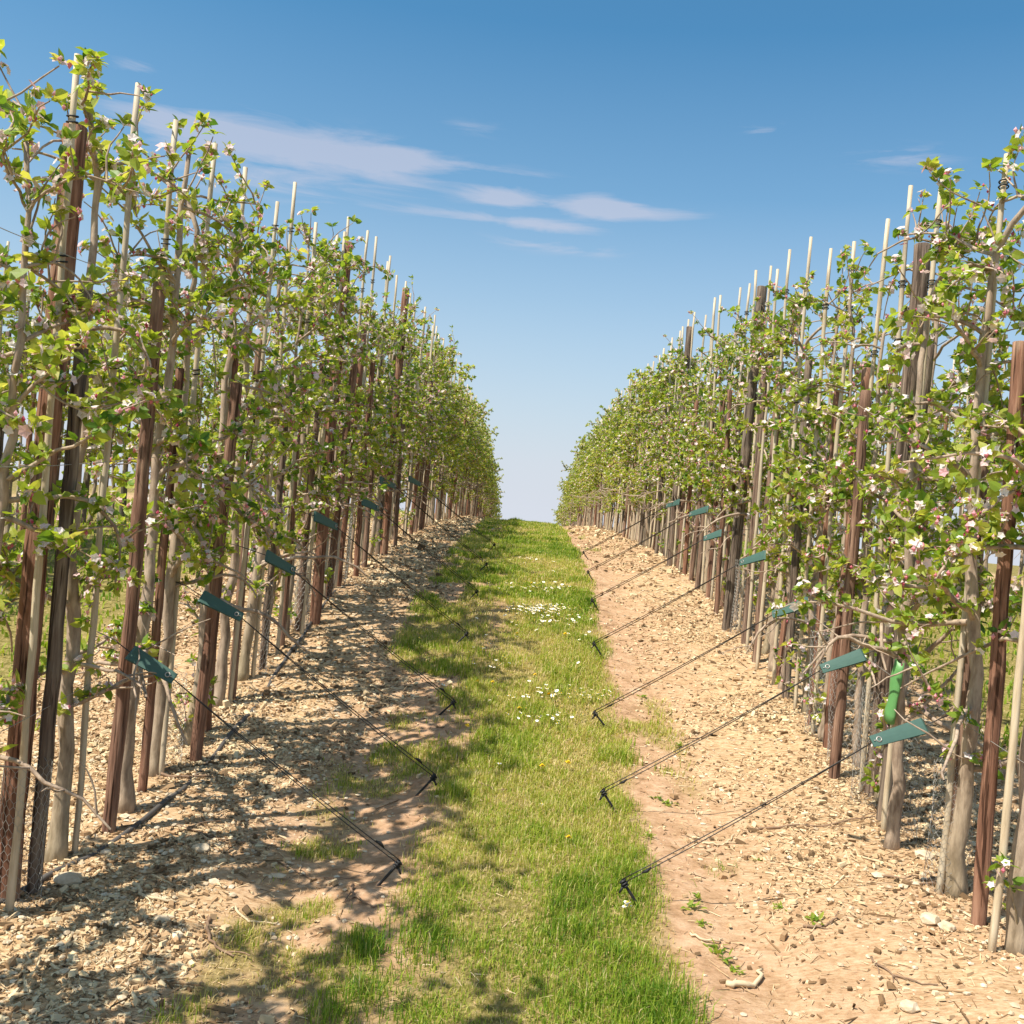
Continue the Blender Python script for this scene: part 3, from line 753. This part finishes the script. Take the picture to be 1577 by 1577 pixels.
for sgn in (-1, 1):
    for k in range(7):
        (kt, kb), (so_, si_) = PEGS[sgn][k], STR[sgn][k]
        B = ground_at(*kb); T = at(*kt, B[1] + .015)
        if T[2] < zt(T[0], T[1]) + .04:   # keep the knob clear of the turf
            T = at(*kt, B[1] - .03)
        Do = STRAP_D[sgn][k] * (.89 if k < 2 else .84 if sgn > 0 else .80); Di = Do + (T[1] - Do) * .2
        So, Si = at(*so_, Do), at(*si_, Di)
        root = thing('guy_line', '%s green-strapped guy line from the camera, %s side of the alley' % (ORD[k], SIDE[sgn]), 'guy line', B, 0, 'strapped guy lines on the %s side' % SIDE[sgn])
        def loc(p): return np.asarray(p, float) - B
        mb = MB(); ax = (T - B) / np.linalg.norm(T - B)
        tube(mb, [loc(B - ax * .12), loc(T), loc(T + ax * .006)], [.0055, .0055, .003], 8); mb.build('ground_peg', M['peg'], root)
        # knot and clamp on the peg head
        mb = MB(); a = np.linspace(0, 2 * np.pi, 11)
        e1 = nrm(np.cross(ax, [0, 0, 1.])[None])[0]; e2 = np.cross(ax, e1)
        for off, rr in ((.0, .011), (-.010, .012), (-.020, .010)):
            tube(mb, [loc(T + ax * off + rr * (math.cos(q) * e1 + math.sin(q) * e2)) for q in a], .0042, 5, cap=False)
        tube(mb, [loc(T - ax * .012), loc(T - ax * .012 + np.array([-sgn * .018, -.012, -.030]))], [.006, .004], 6)
        mb.build('wire_knot', M['peg'], root)
        pd_ = nrm(np.cross(Si - T, [0, 1, 0.2])[None])[0] * .0075
        for q in (-1, 1):
            mb = MB(); t = np.linspace(0, 1, 14)[:, None]
            p = T + (Si - T) * t + pd_ * q * np.minimum(1, (1 - t) * 1.3) + np.array([0, 0, -.010]) * (4 * t * (1 - t))
            tube(mb, [loc(v) for v in p], .0021 + .0002 * (Do - 4), 5); mb.build('wire', M['wire'], root)
        mb = MB(); m_ = T + (Si - T) * .09; dd = nrm((Si - T)[None])[0]
        tube(mb, [loc(m_ - dd * .02 - pd_), loc(m_ - pd_ * 1.5), loc(m_ + dd * .02 - pd_)], [.003, .007, .003], 6); mb.build('wire_twist', M['rubber'], root)
        # strap: a folded tapered band
        dv = nrm((So - Si)[None])[0]; Ls = np.linalg.norm(So - Si)
        wv = np.array([0, .55, 1.0]) if True else None
        wv = wv - dv * (wv @ dv); wv = nrm(wv[None])[0]; nv = np.cross(dv, wv)
        mb = MB(); prof = []
        ss = np.linspace(-.012, Ls, 12)
        for q in ss: prof.append((q, .0035 + .004 * (q / Ls), .0215 + .0085 * max(0, q / Ls)))
        vv = []; qd = []
        outer = [(s_, w2, off) for s_, off, w2 in prof]
        loop = [(s_, w2, off) for s_, w2, off in outer] + [(Ls + .008, outer[-1][1], 0.0)] + [(s_, w2, -off) for s_, w2, off in outer[::-1]]
        for s_, w2, off in loop:
            cpt = Si + dv * s_ + nv * off
            for e in (-1, -.55, 0, .55, 1): vv.append(loc(cpt + wv * w2 * e + nv * (.0015 * math.cos(e * 1.5))))
        m = len(loop)
        for q in range(m):
            for e in range(4): a0, a1 = q * 5 + e, ((q + 1) % m) * 5 + e; qd.append([a0, a0 + 1, a1 + 1, a1])
        mb.add(vv, None, qd)
        st = mb.build('strap', M['strap'], root, False)
        md = st.modifiers.new('thickness', 'SOLIDIFY'); md.thickness = .0018; md.offset = 0
        mb = MB()
        for sg2 in (-1, 1):
            tube(mb, [loc(Si + dv * .016 + nv * sg2 * .0065 + .009 * (math.cos(q) * dv + math.sin(q) * wv)) for q in a], .0026, 5, cap=False)
        tube(mb, [loc(Si - dv * .004 - nv * .009), loc(Si + dv * .016), loc(Si - dv * .004 + nv * .009)], .002, 5)
        mb.build('eyelet', M['zinc'], st)
        # tail that ties the strap back to the row
        mb = MB(); e_ = So + dv * .01; q_ = np.array([sgn * ROWX + float(shift(Do)), Do + .12, So[2] + .05])
        tube(mb, [loc(e_), loc((e_ + q_) / 2 + [0, 0, .01]), loc(q_)], .0022, 5); mb.build('tie_cord', M['wire'], root)

# ------------------------------------------------------------------ irrigation hose on the left strip
hp = [(-40, 1420), (60, 1365), (140, 1318), (205, 1278), (255, 1238), (300, 1196), (335, 1160), (365, 1122), (395, 1086), (430, 1030), (470, 975), (520, 905)]
P = np.array([ground_at(*q) for q in hp]); tt = np.linspace(0, len(P) - 1, 90)
P = np.stack([np.interp(tt, np.arange(len(P)), P[:, c]) for c in range(3)], -1)
kk = np.hanning(9); kk /= kk.sum()
for c in range(2): P[:, c] = np.convolve(np.pad(P[:, c], 4, mode='edge'), kk, 'valid')
P[:, 2] = zt(P[:, 0], P[:, 1]) + .004 + .010 * np.sin(tt * 2.1)
mb = MB(); tube(mb, P, .011, 8); tag(mb.build('irrigation_hose', M['hose']), 'grey irrigation hose snaking along the foot of the left row, half buried', 'hose')

# ------------------------------------------------------------------ wire netting guards and the green sleeve
def netting(r, h, w=1.):
    mb = MB(); nc = max(8, int(2 * np.pi * r / .030)); ch = .026; nr = int(h / ch)
    def pt(a, z): rr = r * (1 + .08 * math.sin(a * 3 + z * 9)); return np.array([math.cos(a) * rr, math.sin(a) * rr, z])
    da = 2 * np.pi / nc
    for i in range(nr):
        for j in range(nc):
            a = (j + .5 * (i % 2)) * da; z = i * ch
            p0, p1 = pt(a, z), pt(a, z + ch * .4)
            tube(mb, [p0, p1], .0009 * w, 3, cap=False)
            for s_ in (-.5, .5): tube(mb, [p1, pt(a + s_ * da, z + ch)], .0008 * w, 3, cap=False)
    return mb.mesh('wire_guard', M['zinc'])
nets = [netting(r, h) for r, h in ((.075, .5), (.06, .45), (.085, .55))]; thick = [netting(r, .6, 1.5) for r in (.07, .085)]
spots = {-1: [3.42, 4.79, 6.2, 7.15, 7.6, 8.05, 8.6], 1: [3.95, 4.42, 4.86, 5.35, 5.8, 8.1]}
for sgn in (-1, 1):
    lab = labels_for(spots[sgn], sgn, 'wire netting trunk guard', 'wire trunk guards', 'x')
    for k, D in enumerate(spots[sgn]):
        x = sgn * (ROWX - .02) + float(shift(D)); z = float(zt(x, D))
        place(nets[k % 3] if D < 5.5 else thick[k % 2], 'wire_guard', lab[k], 'netting', (x, D, z - .01), rng.uniform(0, 6), rng.normal(0, .03, 2), 'netting guards on the %s row' % SIDE[sgn])
mb = MB(); c = SLEEVE
# a split sleeve: open half tube round a stout limb
zz = np.linspace(-.13, .13, 8); aa = np.linspace(R(182), R(300), 10); vv = []; qd = []
for z_ in zz:
    for q in aa: vv.append([math.cos(q) * (.036 + .004 * math.sin(z_ * 40)), math.sin(q) * .038, z_ + .010 * math.sin(q * 2.3)])
for i in range(7):
    for j in range(9): qd.append([i * 10 + j, i * 10 + j + 1, i * 10 + j + 11, i * 10 + j + 10])
mb.add(vv, None, qd); o = mb.build('tree_guard', M['sleeve']); o.location = [float(q) for q in c]; o.rotation_euler = (0, R(5), R(-38))
md = o.modifiers.new('thickness', 'SOLIDIFY'); md.thickness = .003
tag(o, 'bright green plastic sleeve round a trunk above the right row\'s first strap', 'tree guard')

# ------------------------------------------------------------------ fallen branches, bigger stones
def fallen(px0, px1, r, name, label, mat, twigs=3, bow=.04):
    a, b = ground_at(*px0), ground_at(*px1); n = 14; t = np.linspace(0, 1, n)[:, None]
    side = nrm(np.cross(b - a, [0, 0, 1.])[None])[0]
    p = a + (b - a) * t + side * bow * np.sin(t * np.pi) + rng.normal(0, .004, (n, 3))
    p[:, 2] = np.maximum(zt(p[:, 0], p[:, 1]) + r * .7, 0 * p[:, 2] + zt(p[:, 0], p[:, 1])) + .006 * np.abs(np.sin(t[:, 0] * 7))
    mb = MB(); tube(mb, p, np.linspace(r, r * .5, n), 6)
    for k in range(twigs):
        i_ = int(rng.integers(2, n - 2)); L = np.linalg.norm(b - a) * rng.uniform(.15, .4); d = (b - a) / np.linalg.norm(b - a) + side * rng.choice([-1, 1]) * rng.uniform(.4, 1.2) + np.array([0, 0, rng.uniform(0, .3)])
        q, rr = limb(p[i_], d / np.linalg.norm(d), L, 5, .2, .12, r * .5); q[:, 2] = np.maximum(q[:, 2], zt(q[:, 0], q[:, 1]) + .002); tube(mb, q, rr, 5, cap=False)
    tag(mb.build(name, M[mat]), label, 'fallen branch' if name == 'fallen_branch' else 'twig', 'prunings lying on the ground')
for a in (((322, 1415), (362, 1480), .007, 'fallen_branch', 'grey broken branch at the bottom left beside a grass tuft', 'twig', 2),
          ((215, 1185), (325, 1200), .009, 'fallen_branch', 'twiggy brushwood branch by the grey hose, left strip', 'twig', 6),
          ((205, 1365), (270, 1395), .008, 'fallen_branch', 'pale barked stick on stony soil, left foreground', 'paletwig', 1),
          ((265, 1270), (425, 1305), .004, 'twig', 'long thin twig across the chips of the left strip', 'twig', 3),
          ((735, 1205), (800, 1218), .004, 'twig', 'curved brown twig lying in the grass of the alley', 'twig', 2),
          ((870, 1252), (888, 1205), .003, 'twig', 'thin stalk standing in the grass left of a right-hand peg', 'twig', 1),
          ((1160, 1280), (1365, 1255), .005, 'fallen_branch', 'long dark bent branch across the right strip', 'twig', 2),
          ((1235, 1428), (1290, 1408), .005, 'twig', 'hooked dark twig in the middle of the right strip', 'twig', 1),
          ((1340, 1478), (1440, 1520), .004, 'twig', 'dark twig on stones near the bottom right corner', 'twig', 3),
          ((1120, 1520), (1170, 1500), .011, 'fallen_branch', 'short stub of splintered wood at the bottom of the right strip', 'paletwig', 1),
          ((1060, 1440), (1115, 1450), .005, 'twig', 'pale stick beside weeds at the edge of the grass, right', 'paletwig', 0),
          ((1080, 1300), (1130, 1288), .005, 'twig', 'orange tinted straw stick under the nearest right wire', 'paletwig', 1),
          ((1350, 1350), (1470, 1362), .005, 'fallen_branch', 'dark prunings beside the large pale stone, right strip', 'twig', 4),
          ((1020, 1190), (1062, 1200), .004, 'twig', 'small pale stick right of the second right peg', 'paletwig', 1),
          ((545, 1365), (580, 1400), .006, 'twig', 'forked dark twig by the nearest left peg', 'twig', 2),
          ((360, 1400), (430, 1425), .005, 'twig', 'pale twig on the soil below the left grass tufts', 'paletwig', 0),
          ((430, 1330), (560, 1352), .003, 'twig', 'thin dark stem across the bare track left of the nearest peg', 'twig', 1),
          ((1005, 915), (1035, 930), .004, 'twig', 'dark forked twig on chips between right guy lines', 'twig', 2)): fallen(*a)
for px, s, lb in (((1422, 1322), .04, 'large cream stone by the post feet, right strip'), ((1432, 1420), .034, 'pale lump of flint near the right edge'), ((1458, 1432), .028, 'smaller flint lying beside the pale lump at the right edge'),
                  ((310, 1310), .03, 'cream stone on chips in the left strip'), ((105, 1360), .045, 'grey stone at the foot of the left row'), ((1400, 1555), .028, 'cream stone at the bottom right corner'), ((250, 1420), .026, 'rounded tan stone in the left foreground')):
    p = ground_at(*px); v = JV * (1 + rng.normal(0, .09, (len(JV), 1))) * np.array([s * rng.uniform(.9, 1.3), s, s * .6])
    mb = MB(); mb.add(v, JF, None, .6); o = mb.build('stone', M['stone'], smooth=False); o.location = [float(q) for q in p + np.array([0, 0, s * .25])]; o.rotation_euler = (0, 0, rng.uniform(0, 6)); tag(o, lb, 'stone', 'larger stones on the soil strips')

# ------------------------------------------------------------------ daisies (stuff) and dandelions
mb = MB(); my = MB()
DA = [(830, 948, 150, 44, 6), (800, 912, 24, 40, 5), (850, 912, 30, 22, 7), (850, 965, 40, 50, 7), (845, 1118, 20, 55, 4), (850, 1083, 32, 62, 9), (915, 1082, 14, 22, 4), (755, 1035, 12, 28, 8), (800, 868, 12, 26, 4),
      (962, 1416, 4, 5, 2), (745, 1012, 8, 20, 6), (888, 990, 6, 30, 6), (780, 1215, 3, 90, 60), (800, 1000, 16, 110, 60), (830, 870, 14, 70, 25), (830, 1090, 10, 110, 30)]
for px, py, n, sx, sy in DA:
    for k in range(n):
        p = ground_at(px + rng.normal(0, sx * .6), py + rng.normal(0, sy * .6)); s = rng.uniform(.0075, .012) * (1 + max(0, p[1] - 6) * .06)
        hgt = rng.uniform(.04, .07); c = p + np.array([0, 0, hgt]); a = np.linspace(0, 2 * np.pi, 9)[:-1]; tl = rng.normal(0, .25, 2)
        rim = np.stack([np.cos(a) * s, np.sin(a) * s, (np.cos(a) * tl[0] + np.sin(a) * tl[1]) * s + .003], -1) + c
        mb.add(np.vstack([c, rim]), [[0, 1 + i, 1 + (i + 1) % 8] for i in range(8)], None, .5, 0)
        mb.add(c + np.array([0, 0, .004]) + OV * s * .32, OF, None, .5, 1)
        tube(mb, [p, c], .001, 3, cap=False, mat=2)
o = mb.build('daisies', [M['daisy'], M['yellow'], M['grass']], smooth=False); o['kind'] = 'stuff'
tag(o, 'patches of tiny white daisies in the middle of the grass', 'daisies')
dm = MB()
for k in range(3):
    a = np.linspace(0, 2 * np.pi, 15)[:-1] + k * .2; s = .014 - k * .004
    rim = np.stack([np.cos(a) * s * (1 + .15 * (np.arange(14) % 2)), np.sin(a) * s, np.full(14, .045 + k * .004)], -1)
    dm.add(np.vstack([[0, 0, .042 + k * .004], rim]), [[0, 1 + i, 1 + (i + 1) % 14] for i in range(14)], None, .5, 0)
tube(dm, [[0, 0, -.01], [0, 0, .042]], .0016, 4, cap=False, mat=1)
dmesh = dm.mesh('dandelion', [M['yellow'], M['grass']], False)
for px, py, lb in ((872, 1187, 'yellow dandelion beside the second right peg'), (834, 1193, 'yellow dandelion in mid grass, left of the second right peg'), (873, 1307, 'yellow dandelion near the nearest right peg'), (797, 985, None), (870, 985, None), (735, 1060, None), (757, 1062, None), (848, 1080, None), (715, 1128, 'yellow dandelion beside the third left peg'), (800, 1102, None), (820, 905, None), (822, 1050, None), (568, 1190, 'yellow dandelion among the weeds left of the second left peg')):
    p = ground_at(px, py); o = link('dandelion', dmesh); o.location = [float(q) for q in p]; o.rotation_euler = (rng.normal(0, .2), rng.normal(0, .2), rng.uniform(0, 6))
    tag(o, lb or 'small yellow dandelion dotted among the daisies up the grass strip', 'dandelion', 'dandelions in the grass')

# ------------------------------------------------------------------ low weeds in the bare soil
wm = []
for k in range(3):
    mb = MB(); n = 16; A = nrm(np.stack([rng.normal(0, .8, n), rng.normal(0, .8, n), np.full(n, .35)], -1))
    leaves(mb, rng.normal(0, .02, (n, 3)) * [1, 1, 0] + [0, 0, .006], A, nrm(np.array([[0, 0, 1.]]) + rng.normal(0, .2, (n, 3))), rng.uniform(.025, .06, n), rng.uniform(.012, .022, n), np.clip(rng.normal(.4, .15, n), 0, 1), True)
    wm.append(mb.mesh('weed', M['leaf'], False))
for k, q in enumerate([(1072, 1385), (1082, 1425), (1100, 1462), (1112, 1478), (1132, 1497), (1066, 1400), (1010, 1232), (1030, 1240), (1200, 1400), (1166, 1327), (1000, 1290), (1255, 1420), (1045, 1150), (990, 1075)]):
    p = ground_at(*q); o = link('weed', wm[k % 3]); o.location = [float(v) for v in p]; o.rotation_euler = (0, 0, rng.uniform(0, 6)); o.scale = (rng.uniform(.45, .8),) * 3
    tag(o, 'small flat green weed sprouting in the bare soil right of the grass', 'weed', 'weeds in the right-hand soil')
